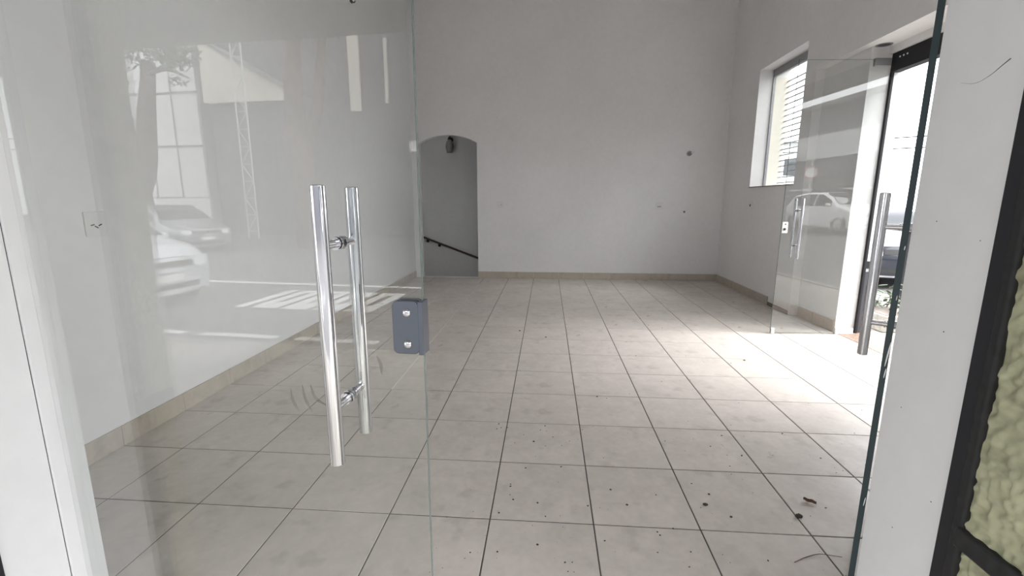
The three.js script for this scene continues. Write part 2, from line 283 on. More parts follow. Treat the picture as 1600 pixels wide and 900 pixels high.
// ------------------------------------------------------------------ side window
{
  const w = structure('window_1', 'tall side window with a grey head rail and thin horizontal bars'), xf = 3.385;
  part('window_frame', [bx(xf, xf + 0.035, WY1 - 0.1, WY1, WZ0, WZ1), bx(xf, xf + 0.035, WY0, WY1, WZ0, WZ0 + 0.016), bx(xf, xf + 0.035, WY0, WY1, WZ1 - 0.016, WZ1), bx(xf, xf + 0.035, WY0, WY0 + 0.014, WZ0, WZ1)], M.alu, w);
  part('pane', bx(xf + 0.012, xf + 0.018, WY0 + 0.014, WY1 - 0.1, WZ0 + 0.016, WZ1 - 0.016), M.glass, w);
  part('window_sill', rbx(XR - 0.012, xf, WY0 - 0.001, WY0 + 0.012, WZ0 + 0.001, WZ1 - 0.001, 0.003), M.stone, w);
  for (let k = 0; k < 19; k++) { const y = WY0 + 0.06 + k * 0.0775; part('grille_bar', bx(XO - 0.04, XO - 0.025, y, y + 0.014, WZ0 + 0.003, WZ1 - 0.002), M.alu, w); }
  for (const z of [-4.86, -4.83]) part('grille_post', bx(XO - 0.05, XO - 0.04, WY0, z === -4.86 ? WY1 - 0.1 : WY0 + 1.02, z - 0.005, z + 0.005), M.alu, w);
  const light = part('outer_reveal', [bx(xf + 0.04, XO, WY0 + 0.014, WY1 - 0.1, WZ0 - 0.001, WZ0 + 0.002)], M.cream, w);
}

// ------------------------------------------------------------------ glass doors
// local frame: hinge at origin, leaf along +x, outside face towards +z, floor at y = 0
const H0 = 0.80, H1 = 1.40;                                             // handle ends
function handle(root, x, off, r = 0.0155) {
  const h = new THREE.Group(); h.name = 'pull_handle'; root.add(h);
  for (const s of [1, -1]) part('grip_bar', barrel(r, H0, H1).translate(x, 0, s * off), M.chrome, h);
  for (const y of [0.928, 1.28]) {
    part('stud', [rod([x, y, -off + r - 0.003], [x, y, -0.0075], 0.0095, 18), rod([x, y, 0.0075], [x, y, off - r + 0.003], 0.0095, 18)], M.chrome, h);
    part('stud_collar', [rod([x, y, 0.0065], [x, y, 0.0135], 0.0145, 20), rod([x, y, -0.0065], [x, y, -0.0135], 0.0145, 20), rod([x, y, 0.017], [x, y, 0.021], 0.0135, 20), rod([x, y, -0.017], [x, y, -0.021], 0.0135, 20)], M.chrome, h);
  }
  return h;
}
function leaf(name, label, pos, turn, W, Ht, T, edge) {
  const d = thing(name, label, 'glass door', pos, turn);
  part('pane', bx(0, W, 0.012, Ht, -T / 2, T / 2), M.glass, d);
  const e = 0.0006;
  part('polished_edge', [...(edge === M.glassEdge ? [bx(-e, 0.0002, 0.012, Ht, -T / 2, T / 2)] : []), bx(W - 0.0002, W + e, 0.012, Ht, -T / 2, T / 2), bx(0, W, Ht - 0.0002, Ht + e, -T / 2, T / 2), bx(0, W, 0.012 - e, 0.0122, -T / 2, T / 2)], edge, d);
  return d;
}
const plateGeo = (w, h, t, r) => {                                       // plate with rounded corners, centred, thickness t
  const s = new THREE.Shape(), x = w / 2, y = h / 2; s.moveTo(-x + r, -y); s.lineTo(x - r, -y); s.absarc(x - r, -y + r, r, -Math.PI / 2, 0); s.lineTo(x, y - r); s.absarc(x - r, y - r, r, 0, Math.PI / 2); s.lineTo(-x + r, y); s.absarc(-x + r, y - r, r, Math.PI / 2, Math.PI); s.lineTo(-x, -y + r); s.absarc(-x + r, -y + r, r, Math.PI, 1.5 * Math.PI);
  return new THREE.ExtrudeGeometry(s, { depth: t, bevelEnabled: true, bevelSize: 0.0012, bevelThickness: 0.0012, bevelSegments: 2, curveSegments: 6 }).translate(0, 0, -t / 2);
};
const SMEARS = [[[0.629, 0.939], [0.632, 0.91], [0.645, 0.883]], [[0.658, 0.951], [0.663, 0.916], [0.677, 0.885]], [[0.678, 0.952], [0.688, 0.921], [0.714, 0.903]], [[0.842, 1.03], [0.85, 1.01], [0.852, 0.985]], [[0.8, 0.96], [0.806, 0.945], [0.809, 0.925]]];
{ // left leaf, nearly shut
  const a = 2.6 * Math.PI / 180, d = leaf('glass_door', 'frameless clear glass door with a tall chrome pull handle, nearly closed, reflecting the street', [-0.985, 0, 0.785], -a, 0.951, 2.69, 0.01, M.paleEdge);
  handle(d, 0.769, 0.072);
  const lock = new THREE.Group(); lock.name = 'lock_case'; d.add(lock);
  for (const s of [1, -1]) part('cover_plate', plateGeo(0.056, 0.115, 0.012, 0.011).translate(0.917, 1.1, s * 0.012), M.satin, lock);
  part('end_strip', rbx(0.9455, 0.957, 1.04, 1.158, -0.018, 0.0215, 0.0015), M.satin, lock);
  for (const y of [1.133, 1.063]) part('bolt_cap', new THREE.LatheGeometry([[0, 0.006], [0.005, 0.0055], [0.0085, 0.003], [0.0092, 0]].map(p => new THREE.Vector2(...p)), 20).rotateX(Math.PI / 2).translate(0.9205, y, 0.019), M.chrome, lock);
  part('shadow_gap', bx(0.9445, 0.946, 1.042, 1.156, -0.016, 0.018), M.slot, lock);
  const smear = std({ color: rgb(0.16, 0.14, 0.12), roughness: 1, transparent: true, opacity: 0.2 });
  for (const a of SMEARS) part('finger_smear', taperTube(a.map(([x, y]) => [x, y, 0]), [0.0012, 0.004, 0.0045, 0.001], 6, 16).scale(1, 1, 0.02).translate(0, 0, 0.0052), smear, d);
  for (const y of [0.06, 2.62]) part('patch_fitting', rbx(0, 0.16, y - 0.05, y + 0.05, -0.018, 0.018, 0.004), M.satin, d);
}
{ // right leaf, swung inwards and seen edge on
  const az = 36.2 * Math.PI / 180, s0 = 1.305, d = leaf('glass_door', 'frameless glass door swung inwards beside the white pier, seen edge on', [0.2313 + s0 * Math.sin(36.05 * Math.PI / 180), 0, 1.7843 - s0 * Math.cos(36.05 * Math.PI / 180)], Math.PI / 2 - az, 0.951, 2.69, 0.012, M.glassEdge);
  handle(d, 0.825, -0.072, 0.0165);
  for (const y of [0.06, 2.62]) part('patch_fitting', rbx(0.02, 0.16, y - 0.05, y + 0.05, -0.018, 0.018, 0.004), M.satin, d);
  const bits = [[1.03, 0.03, 0.0015], [0.985, 0.012, 0.0012], [1.16, 0.006, 0.001], [1.27, 0.005, 0.001], [0.66, 0.012, 0.001]];
  for (const [y, h, w] of bits) part('silicone_smear', new THREE.IcosahedronGeometry(1, 2).scale(0.0015, h, w).rotateX(0.08).translate(-0.001, y, 0.003), M.white, d);
}
{ // side door leaf, standing open into the room
  const d = leaf('glass_door', 'frameless glass door of the side entrance standing open into the room', [3.445, 0, -3.143], Math.PI + 0.06, 0.856, 2.69, 0.01, M.paleEdge);
  handle(d, 0.70, 0.06, 0.0125);
  const lk = part('lock_case', plateGeo(0.055, 0.11, 0.03, 0.006).translate(0.826, 1.112, 0), M.plate, d);
  part('key_cylinder', rod([0.832, 1.095, -0.024], [0.832, 1.095, 0.024], 0.012, 16), M.slot, lk);
  part('screw_head', rod([0.826, 1.145, -0.019], [0.826, 1.145, 0.019], 0.006, 12), M.slot, lk);
  part('floor_bolt', rbx(0.818, 0.852, 0.002, 0.062, -0.014, 0.014, 0.006), M.plate, d);
  part('bottom_patch', rbx(0.0, 0.185, 0.002, 0.062, -0.016, 0.016, 0.006), M.plate, d);
  part('top_patch', rbx(0.0, 0.15, 2.63, 2.70, -0.016, 0.016, 0.003), M.alu, d);
}
{ // black steel frame of the side entrance
  const f = structure('door_2', 'black steel frame of the side entrance');
  part('head_beam', rbx(3.49, 3.58, 2.585, 2.755, DZ0 + 0.002, NZ1, 0.004), M.black, f);
  part('jamb_post', rbx(3.49, 3.514, 0, 2.585, DZ0 + 0.001, DZ0 + 0.03, 0.003), M.black, f);
  part('jamb_post', rbx(3.49, 3.56, 0, 2.585, NZ1 - 0.03, NZ1, 0.003), M.black, f);
  part('plaster_lip', bx(3.46, 3.58, 2.755, NY, DZ0 + 0.001, NZ1), M.wall, f);
  for (let k = 0; k < 3; k++) part('screw_cap', rod([3.486, 2.70, -3.09 + k * 0.045], [3.492, 2.70, -3.09 + k * 0.045], 0.008, 12), M.white, f);
  part('dado_panel', rbx(3.516, XO - 0.004, 0, 0.655, DZ0 + 0.0005, DZ0 + 0.008, 0.002), M.darkGrey, f);
  part('dado_rail', rbx(3.516, XO - 0.002, 0.69, 0.765, DZ0 + 0.0005, DZ0 + 0.02, 0.003), M.black, f);
  structure('trim_6', 'brown granite threshold of the side entrance', rbx(NX, XO + 0.12, -0.2, 0.002, DZ0, NZ1, 0.003), M.granite);
  const dl = thing('recessed_downlight', 'unlit recessed downlight in the soffit over the side entrance', 'downlight', [3.365, NY, -3.14]);
  part('trim_ring', new THREE.LatheGeometry([[0.05, 0.002], [0.05, -0.004], [0.066, -0.004], [0.068, 0.002]].map(p => new THREE.Vector2(...p)), 32), M.alu, dl);
  part('lamp_face', rod([0, -0.001, 0], [0, 0.002, 0], 0.05, 32), M.darkGrey, dl);
}

// ------------------------------------------------------------------ wall fittings
// face towards +z in the local frame
function wallPlate(label, pos, turn, w, h, kind) {
  const t = thing('wall_plate', label, 'switch plate', pos, turn);
  part('cover', plateGeo(w, h, 0.006, 0.005).translate(0, 0, 0.004), M.plate, t);
  if (kind === 'slots') for (const x of [-0.018, 0.014]) part('slot', rbx(x - 0.012, x + 0.012, -0.016, -0.004, 0.007, 0.0095, 0.002), M.slot, t);
  if (kind === 'key') { part('rocker', rbx(-0.022, 0.03, -0.014, 0.014, 0.007, 0.011, 0.003), M.white, t); part('slot', rbx(0.006, 0.026, -0.004, 0.004, 0.011, 0.0125, 0.002), M.slot, t); }
  if (kind === 'round') { part('outlet', rod([0, 0, 0.007], [0, 0, 0.0095], 0.02, 20), M.slot, t); }
  if (kind === 'marks') for (const [x, y, r] of [[-0.02, 0.005, 0.2], [0, -0.006, -0.5], [0.022, 0.004, 0.4]]) part('slot', rbx(-0.011, 0.011, -0.003, 0.003, 0.0075, 0.009, 0.002).rotateZ(r).translate(x, y - 0.01, 0), M.slot, t);
  return t;
}
wallPlate('white light switch plate just right of the arched doorway', [-0.597, 1.31, ZB], 0, 0.115, 0.115, 'key');
wallPlate('white wall plate with two dark slots on the back wall below the cable outlet', [2.15, 1.292, ZB], 0, 0.125, 0.125, 'slots');
wallPlate('grey outlet plate on the right wall below the window', [XR, 1.315, -5.31], -Math.PI / 2, 0.12, 0.115, 'round');
wallPlate('white double outlet plate on the left wall, seen through the glass door', [XL, 1.249, -0.5], Math.PI / 2, 0.115, 0.125, 'marks');
{
  const c = thing('cable_outlet', 'small grey cable outlet stub high on the back wall', 'cable outlet', [2.593, 2.161, ZB]);
  part('flange', rod([0, 0, 0], [0, 0, 0.012], 0.042, 20), M.alu, c);
  part('stub', rod([0, 0, 0.01], [0.02, 0.005, 0.05], 0.024, 14), M.alu, c);
  part('cable_end', rod([0.02, 0.005, 0.045], [0.06, 0.02, 0.07], 0.009, 10), M.white, c);
  const s = thing('wall_anchor', 'tiny grey wall anchor right of the two-slot plate', 'wall anchor', [2.575, 1.195, ZB]);
  part('plug', rod([0, 0, 0], [0, 0, 0.006], 0.02, 14), M.alu, s); part('screw', rod([0, 0, 0.005], [0, 0, 0.012], 0.008, 10), M.slot, s);
  const k = thing('wall_hook', 'small black hook high on the left wall behind the glass door', 'hook', [XL, 3.73, -4.11], Math.PI / 2);
  part('hook_base', rbx(-0.03, 0.03, -0.02, 0.04, 0, 0.012, 0.003), M.black, k); part('hook_arm', taperTube([[0, 0, 0.01], [0, -0.02, 0.04], [0, 0.0, 0.06]], [0.008, 0.006], 8, 10), M.black, k);
}

// ------------------------------------------------------------------ litter on the floor
{
  const curl = (w, l, c) => { const g = new THREE.PlaneGeometry(w, l, 6, 10), p = g.attributes.position; for (let i = 0; i < p.count; i++) { const x = p.getX(i) / w, y = p.getY(i) / l, k = Math.sqrt(Math.max(0.02, 1 - 4 * y * y)); p.setXYZ(i, x * w * k, 0.004 + c * (x * x * 2.2 + 0.5 * y * y) + 0.002 * Math.sin(y * 11), y * l); } g.computeVertexNormals(); return g; };
  const put = (name, label, u, x, z, w, l, c, t, g) => { const o = single(name, label, 'leaf', curl(w, l, c), M.dryLeaf, g); o.position.set(x, 0, z); o.rotation.y = t; return o; };
  put('dry_leaf', 'curled reddish brown dry leaf on a tile near the white pier', 0, 1.459, -0.22, 0.02, 0.052, 0.02, 1.0);
  const b = single('seed_husk', 'crumpled dark seed husk on a joint between two tiles', 'husk', new THREE.IcosahedronGeometry(1, 2).scale(0.016, 0.008, 0.011), M.grit); b.position.set(1.357, 0.006, -0.115);
  { const p = b.geometry.attributes.position; for (let i = 0; i < p.count; i++) { const k = 1 + 0.5 * (vn(p.getX(i) * 300 + 50, p.getZ(i) * 300 + 50 + p.getY(i) * 200, 256, 1) - 0.5); p.setXYZ(i, p.getX(i) * k, p.getY(i) * k, p.getZ(i) * k); } b.geometry.computeVertexNormals(); }
  const s2 = single('seed', 'flat dark round seed lying alone in the middle of a tile', 'seed', new THREE.IcosahedronGeometry(1, 2).scale(0.012, 0.004, 0.009), M.grit); s2.position.set(0.974, 0.004, -0.168);
  const twig = single('twig', 'thin bent dry twig beside the open glass door', 'twig', taperTube([[1.2, 0.003, 0.16], [1.26, 0.004, 0.13], [1.32, 0.006, 0.112], [1.37, 0.004, 0.115], [1.4, 0.003, 0.118]], [0.0012, 0.002, 0.0014, 0.001], 6, 24), M.dryLeaf);
  // grit: tiny crumbs nobody could count
  const spots = []; for (let i = 0; i < 420; i++) { const near = rnd(); const z = near < 0.62 ? rr(-0.9, 0.6) : rr(-4.5, -0.5), x = near < 0.25 ? rr(-0.2, 0.6) : near < 0.8 ? rr(0.2, 2.3) : rr(0.8, 3.0); spots.push([x, z, Math.pow(rnd(), 3) * 0.0042 + 0.001]); }
  for (const [x, z, r] of [[0.172, -0.675, 0.006], [0.604, -1.333, 0.006], [-0.047, -2.986, 0.01], [0.235, -2.77, 0.009], [1.974, -2.209, 0.008], [1.313, -0.612, 0.006], [0.206, -0.123, 0.006]]) spots.push([x, z, r]);
  const im = new THREE.InstancedMesh(new THREE.IcosahedronGeometry(1, 1), M.grit, spots.length), m4 = new THREE.Matrix4(), q = new THREE.Quaternion();
  spots.forEach(([x, z, r], i) => { q.setFromAxisAngle(new THREE.Vector3(0, 1, 0), rnd() * 6); m4.compose(new THREE.Vector3(x, r * 0.25, z), q, new THREE.Vector3(r * rr(0.7, 1.4), r * 0.4, r * rr(0.7, 1.3))); im.setMatrixAt(i, m4); });
  shade(im); im.name = 'floor_grit'; im.userData = { kind: 'stuff', label: 'dark grit and crumbs scattered over the tiled floor', category: 'grit' }; scene.add(im);
}

// ------------------------------------------------------------------ street in front (behind the camera, mirrored in the left door)
const YS = -0.12, YR = -0.2;
structure('ground_pavement', 'concrete pavement in front of the shop', merge([bx(-30, XO + 2, YS - 0.3, YS, ZO, 4.0), bx(OL, OR, -0.3, -0.01, ZF + 0.05, ZO)]), M.concrete);
structure('ground_road', 'grey asphalt road', bx(-60, 60, YR - 0.3, YR, 4.12, 60), M.asphalt);
structure('trim_7', 'pale kerb along the front pavement', rbx(-30, XO + 2, YR - 0.1, YS + 0.004, 4.0, 4.12, 0.01), M.concrete);
structure('canopy', 'flat grey canopy slab over the front pavement', rbx(-10, 2.5, 2.8, 2.98, ZO, 4.0, 0.01), M.canopy);
{
  const m = thing('road_marking', 'worn white road lettering painted on the asphalt, mirrored in the glass door', 'road marking', [-4.95, YR, 5.9]);
  const b = (x0, x1, z0, z1) => bx(x0, x1, 0, 0.004, z0, z1);
  part('stroke', [b(0.0, 0.16, 0, 1.35)], M.roadPaint, m);
  for (let k = 0; k < 4; k++) { const x = 0.27 + k * 0.5; part('stroke', [b(x, x + 0.16, 0, 1.35), b(x + 0.26, x + 0.42, 0, 1.35), b(x + 0.16, x + 0.26, 0, 0.4), b(x + 0.16, x + 0.26, 1.15, 1.35)], M.roadPaint, m); }
  single('road_line', 'thin white line painted along the road behind the lettering', 'road line', bx(-14, 3, YR, YR + 0.004, 7.75, 7.9), M.roadPaint);
  single('road_line', 'pale broken line painted beside the kerb', 'road line', merge([0, 1, 2, 3, 4, 5, 6].map(k => bx(-8 + k * 1.25, -7 + k * 1.25, YR, YR + 0.004, 4.5, 4.62))), M.roadPaint);
}
// cars: nose towards +x, base at ground
function makeCar(name, label, paint, o = {}) {
  const L = o.L ?? 3.9, W = o.W ?? 1.66, Hh = o.H ?? 1.46, c = thing(name, label, 'car'), hw = W / 2, nose = L / 2 - 0.14, tail = -L / 2 + 0.1;
  const top = x => {                                                // silhouette
    const pts = o.sedan ? [[tail, 0.88], [-1.45, 0.98], [-0.95, 1.32], [-0.4, Hh], [0.15, Hh - 0.01], [0.6, 1.28], [1.05, 0.98], [1.5, 0.88], [nose, 0.74]] : [[tail, 0.95], [tail + 0.1, 1.08], [tail + 0.42, 1.38], [-0.7, Hh], [0.1, Hh - 0.01], [0.55, 1.3], [1.05, 0.99], [1.5, 0.9], [nose, 0.74]];
    for (let i = 0; i < pts.length - 1; i++) if (x <= pts[i + 1][0]) { const t = Math.max(0, (x - pts[i][0]) / (pts[i + 1][0] - pts[i][0])), s = t * t * (3 - 2 * t) * 0.35 + t * 0.65; return pts[i][1] + (pts[i + 1][1] - pts[i][1]) * s; }
    return pts.at(-1)[1];
  };
  const half = (x, y) => { const plan = 1 - 0.14 * Math.pow(Math.max(0, (Math.abs(x) - 1.1) / (L / 2 - 1.1)), 2.2); return hw * plan * (1 - 0.05 * sm(0.5, 0.15, y) - 0.02 * sm(0.6, 0.9, y) - 0.24 * Math.pow(Math.max(0, (y - 0.88) / (Hh - 0.88)), 1.3)); };
  const N = 44, K = 12, pos = [], idx = [], row = K * 2 + 1;
  const section = x => { const t = top(x), out = []; for (let k = 0; k <= K; k++) { const s = k / K, y = s < 0.8 ? 0.2 + (t - 0.05 - 0.2) * (s / 0.8) : t - 0.05 * (1 - (s - 0.8) / 0.2) ** 2, w = s < 0.8 ? half(x, y) : half(x, t - 0.05) * Math.cos((s - 0.8) / 0.2 * 1.35) ; out.push([y, Math.max(0.0, s === 1 ? 0 : w)]); } return out; };
  for (let i = 0; i <= N; i++) { const x = tail + (nose - tail) * i / N, s = section(x); for (let k = 0; k <= K; k++) pos.push(x, s[k][0], s[k][1]); for (let k = K - 1; k >= 0; k--) pos.push(x, s[k][0], -s[k][1]); }
  for (let i = 0; i < N; i++) for (let k = 0; k < row - 1; k++) { const a = i * row + k, b = a + row; idx.push(a, b, a + 1, b, b + 1, a + 1); }
  const shell = new THREE.BufferGeometry(); shell.setAttribute('position', new THREE.Float32BufferAttribute(pos, 3)); shell.setIndex(idx); shell.computeVertexNormals();
  const endX = (dir, y, z) => { const x0 = dir > 0 ? nose : tail, b = dir > 0 ? 0.14 : 0.1, w = half(x0, y); return x0 + dir * b * Math.max(0, 1 - (z / w) ** 2 * 0.9) * (0.55 + 0.45 * sm(0.8, 0.5, y)); };
  const endPatch = (dir, y0, y1, z0, z1, off, ny = 8, nz = 16) => { const p = [], ix = []; for (let j = 0; j <= ny; j++) for (let i = 0; i <= nz; i++) { const y = y0 + (y1 - y0) * j / ny, zz = z0 + (z1 - z0) * i / nz, w = half(dir > 0 ? nose : tail, y), z = Math.max(-w, Math.min(w, zz)); p.push(endX(dir, y, z) + dir * off, y, z); } for (let j = 0; j < ny; j++) for (let i = 0; i < nz; i++) { const a = j * (nz + 1) + i, b = a + nz + 1; dir > 0 ? ix.push(a, b, a + 1, b, b + 1, a + 1) : ix.push(a, a + 1, b, b, a + 1, b + 1); } const g = new THREE.BufferGeometry(); g.setAttribute('position', new THREE.Float32BufferAttribute(p, 3)); g.setIndex(ix); g.computeVertexNormals(); return g; };
  const flat = g => { const n = g.toNonIndexed(); n.setAttribute('uv', new THREE.Float32BufferAttribute(new Float32Array(n.attributes.position.count * 2), 2)); return n; };
  part('body', [flat(shell), flat(endPatch(1, 0.2, top(nose), -hw, hw, 0, 12, 24)), flat(endPatch(-1, 0.2, top(tail), -hw, hw, 0, 12, 24)), bx(tail, nose, 0.19, 0.22, -hw * 0.8, hw * 0.8)], paint, c);
  const pane = (x0, x1, off) => { const p = [], ix = [], nx = 8, nz = 12; for (let i = 0; i <= nx; i++) for (let j = 0; j <= nz; j++) { const x = x0 + (x1 - x0) * i / nx, y = top(x), w = half(x, y - 0.05) * 0.86; p.push(x + off * 0.5, y + off, -w + 2 * w * j / nz); } for (let i = 0; i < nx; i++) for (let j = 0; j < nz; j++) { const a = i * (nz + 1) + j, b = a + nz + 1; ix.push(a, a + 1, b, b, a + 1, b + 1); } const g = new THREE.BufferGeometry(); g.setAttribute('position', new THREE.Float32BufferAttribute(p, 3)); g.setIndex(ix); g.computeVertexNormals(); return g; };
  part('windscreen', pane(0.22, 1.0, 0.012), M.darkGlass, c);
  part('rear_window', o.sedan ? pane(-1.36, -0.75, 0.012) : pane(tail + 0.12, tail + 0.5, 0.012), M.darkGlass, c);
  const side = (xa, xb, s) => { const p = [], ix = [], nx = 10; for (let i = 0; i <= nx; i++) { const x = xa + (xb - xa) * i / nx, y1 = Math.min(top(x) - 0.09, Hh - 0.09), y0 = Math.min(0.94, y1 - 0.01); for (const y of [y0, (y0 + y1) / 2, y1]) p.push(x, y, s * (half(x, y) + 0.006)); } for (let i = 0; i < nx; i++) for (let k = 0; k < 2; k++) { const a = i * 3 + k, b = a + 3; s > 0 ? ix.push(a, b, a + 1, b, b + 1, a + 1) : ix.push(a, a + 1, b, b, a + 1, b + 1); } const g = new THREE.BufferGeometry(); g.setAttribute('position', new THREE.Float32BufferAttribute(p, 3)); g.setIndex(ix); g.computeVertexNormals(); return g; };
  for (const s of [1, -1]) { part('side_window', side(-0.1, 0.78, s), M.darkGlass, c); part('side_window', side(o.sedan ? -1.0 : -1.35, -0.18, s), M.darkGlass, c); }
  for (const s of [1, -1]) for (const x of [1.2, -1.22]) {
    const zf = s * (half(x, 0.35) + 0.012), w = part('wheel', [new THREE.TorusGeometry(0.225, 0.078, 10, 28).translate(x, 0.3, zf - s * 0.06), rod([x, 0.3, zf - s * 0.2], [x, 0.3, zf - s * 0.05], 0.22, 24)], M.tyre, c);
    const spokes = [new THREE.TorusGeometry(0.175, 0.018, 8, 28).translate(x, 0.3, zf), rod([x, 0.3, zf - s * 0.02], [x, 0.3, zf + s * 0.012], 0.05, 14)];
    for (let k = 0; k < 5; k++) { const a = k * 1.2566 + 0.3; spokes.push(rod([x, 0.3, zf], [x + 0.175 * Math.cos(a), 0.3 + 0.175 * Math.sin(a), zf], 0.022, 8)); }
    part('rim', spokes, M.rim, w);
    part('wheel_arch', new THREE.RingGeometry(0.22, 0.36, 28).translate(0, 0, 0).rotateY(s > 0 ? 0 : Math.PI).translate(x, 0.31, s * (half(x, 0.35) + 0.006)), M.trimBlack, c);
  }
  part('grille', endPatch(1, 0.6, 0.69, -0.42, 0.42, 0.012), M.trimBlack, c);
  part('bumper_trim', endPatch(1, 0.53, 0.56, -0.66, 0.66, 0.022, 2, 20), paint, c);
  part('lower_grille', endPatch(1, 0.28, 0.36, -0.5, 0.5, 0.01), M.trimBlack, c);
  part('lower_lip', endPatch(1, 0.21, 0.24, -0.62, 0.62, 0.016, 2, 20), M.steel, c);
  part('licence_plate', endPatch(1, 0.4, 0.5, -0.2, 0.2, 0.02, 2, 6), M.plate, c);
  part('badge', rod([endX(1, 0.645, 0) + 0.008, 0.645, 0], [endX(1, 0.645, 0) + 0.022, 0.645, 0], 0.04, 18), M.chrome, c);
  for (const s of [1, -1]) {
    part('headlight', endPatch(1, 0.58, 0.71, s > 0 ? 0.44 : -0.7, s > 0 ? 0.7 : -0.44, 0.014), M.lens, c);
    part('tail_light', endPatch(-1, 0.62, 0.88, s > 0 ? 0.5 : -0.74, s > 0 ? 0.74 : -0.5, 0.01), M.redLens, c);
    part('wing_mirror', new THREE.SphereGeometry(1, 14, 10).scale(0.06, 0.065, 0.1).translate(0.72, 0.99, s * (hw + 0.06)), paint, c);
    part('door_handle', rbx(-0.02, 0.12, 0.8, 0.825, s * half(0, 0.8) - 0.02, s * half(0, 0.8) + 0.02, 0.008), paint, c);
  }
  return c;
}
const silver = phy({ color: rgb(0.62, 0.63, 0.66), metalness: 0.3, roughness: 0.35, clearcoat: 1, clearcoatRoughness: 0.03 });
const darkSilver = phy({ color: rgb(0.3, 0.31, 0.33), metalness: 0.4, roughness: 0.3, clearcoat: 1, clearcoatRoughness: 0.03 });
const whiteP = phy({ color: rgb(0.9, 0.9, 0.9), roughness: 0.35, clearcoat: 1, clearcoatRoughness: 0.03 });
const navy = phy({ color: rgb(0.02, 0.024, 0.035), roughness: 0.3, clearcoat: 1, clearcoatRoughness: 0.03 });
{ const c = makeCar('car', 'pale silver hatchback on the road nearest the pavement, mirrored in the glass door', silver); c.position.set(-5.75 - 1.95, YR, 5.9); c.rotation.y = 0.12; }
{ const c = makeCar('car', 'dark silver saloon parked farther across the road, mirrored in the glass door', darkSilver, { L: 4.4, W: 1.72, sedan: true }); c.position.set(-13.3, YR, 13.1); c.rotation.y = 0.35; }

// trees
function tree(name, label, pos, mat, limbs, leaves, group) {
  const t = thing(name, label, 'tree', pos, 0, group);
  limbs.forEach(([pts, rad], i) => part(i ? 'branch' : 'trunk', taperTube(pts, rad, 14, 30, 0.04), mat, t));
  if (leaves) {
    const s = new THREE.Shape(); s.moveTo(0, -0.1); s.quadraticCurveTo(0.055, -0.01, 0, 0.11); s.quadraticCurveTo(-0.055, -0.01, 0, -0.1);
    const g = new THREE.ShapeGeometry(s, 4), im = new THREE.InstancedMesh(g, M.leaf, leaves.reduce((a, b) => a + b[2], 0)), m = new THREE.Matrix4(), q = new THREE.Quaternion(); let n = 0;
    for (const [c, r, k] of leaves) for (let i = 0; i < k; i++) { const d = new THREE.Vector3(rr(-1, 1), rr(-1, 1), rr(-1, 1)); d.normalize().multiplyScalar(Math.cbrt(rnd())); q.setFromEuler(new THREE.Euler(rr(0, 6), rr(0, 6), rr(0, 6))); const z = rr(0.8, 1.7); m.compose(new THREE.Vector3(c[0] + d.x * r[0], c[1] + d.y * r[1], c[2] + d.z * r[2]), q, new THREE.Vector3(z, z, z)); im.setMatrixAt(n++, m); }
    shade(im); im.name = 'foliage'; im.userData = { kind: 'stuff' }; t.add(im);
  }
  return t;
}
tree('street_tree', 'dark forked street tree with hanging leaves behind the saloon car', [-16.6, YR, 15], M.bark, [
  [[[0, -0.1, 0], [0.05, 1.0, 0], [-0.05, 2.2, 0], [-0.25, 4, 0], [-0.5, 7, 0]], [0.6, 0.5, 0.5, 0.42, 0.3]],
  [[[0.1, 1.7, 0], [0.45, 2.6, 0.1], [0.75, 4.0, 0.1], [1.1, 6.5, 0.2]], [0.36, 0.33, 0.28, 0.2]],
  [[[-0.2, 2.6, 0], [-0.8, 4.0, 0.2], [-1.3, 6.5, 0.4]], [0.28, 0.24, 0.16]],
  [[[1.0, 6.0, 0.1], [1.8, 6.2, 0.2], [2.6, 5.9, 0.3]], [0.1, 0.07, 0.03]],
], [[[0, 8, 0], [3.2, 1.7, 2.4], 2600], [[2.3, 6.6, 0.2], [1.0, 0.45, 0.5], 260], [[2.2, 5.75, 0.2], [0.35, 0.25, 0.3], 22], [[-1.2, 5.6, 0.2], [0.6, 0.9, 0.6], 160], [[0.55, 3.2, -0.1], [0.25, 0.6, 0.2], 30]], 'street trees across the road');
tree('street_tree', 'pale smooth trunked street tree beside the lattice mast', [-9.3, YR, 14.5], M.paleBark, [
  [[[0.2, -0.1, 0], [0.1, 1.2, 0], [-0.05, 3, 0], [-0.1, 5, 0], [0, 7.2, 0]], [0.55, 0.4, 0.34, 0.28, 0.2]],
  [[[-0.05, 3, 0], [0.5, 4.4, 0.2], [0.9, 7, 0.3]], [0.22, 0.18, 0.1]],
], [[[0.2, 8.2, 0], [3, 1.4, 2.4], 1800]], 'street trees across the road');
{ // lattice mast
  const m = thing('lattice_mast', 'slim white steel lattice mast standing before the grey building', 'mast', [-14.0, YR, 17.9]), w = 0.24;
  for (const [s, d] of [[-1, -1], [1, -1], [0, 1]]) part('upright', bx(s * w - 0.02, s * w + 0.02, 0, 10, d * w * 0.6 - 0.02, d * w * 0.6 + 0.02), s ? M.white : M.midWall, m);
  for (let k = 0; k < 14; k++) { const y = 0.3 + k * 0.7; part('strut', bx(-w, w, y - 0.02, y + 0.02, -w * 0.6 - 0.02, -w * 0.6 + 0.02), M.white, m); part('brace', rod([k % 2 ? w : -w, y, -w * 0.6], [k % 2 ? -w : w, y + 0.7, -w * 0.6], 0.022, 6), M.white, m); }
}
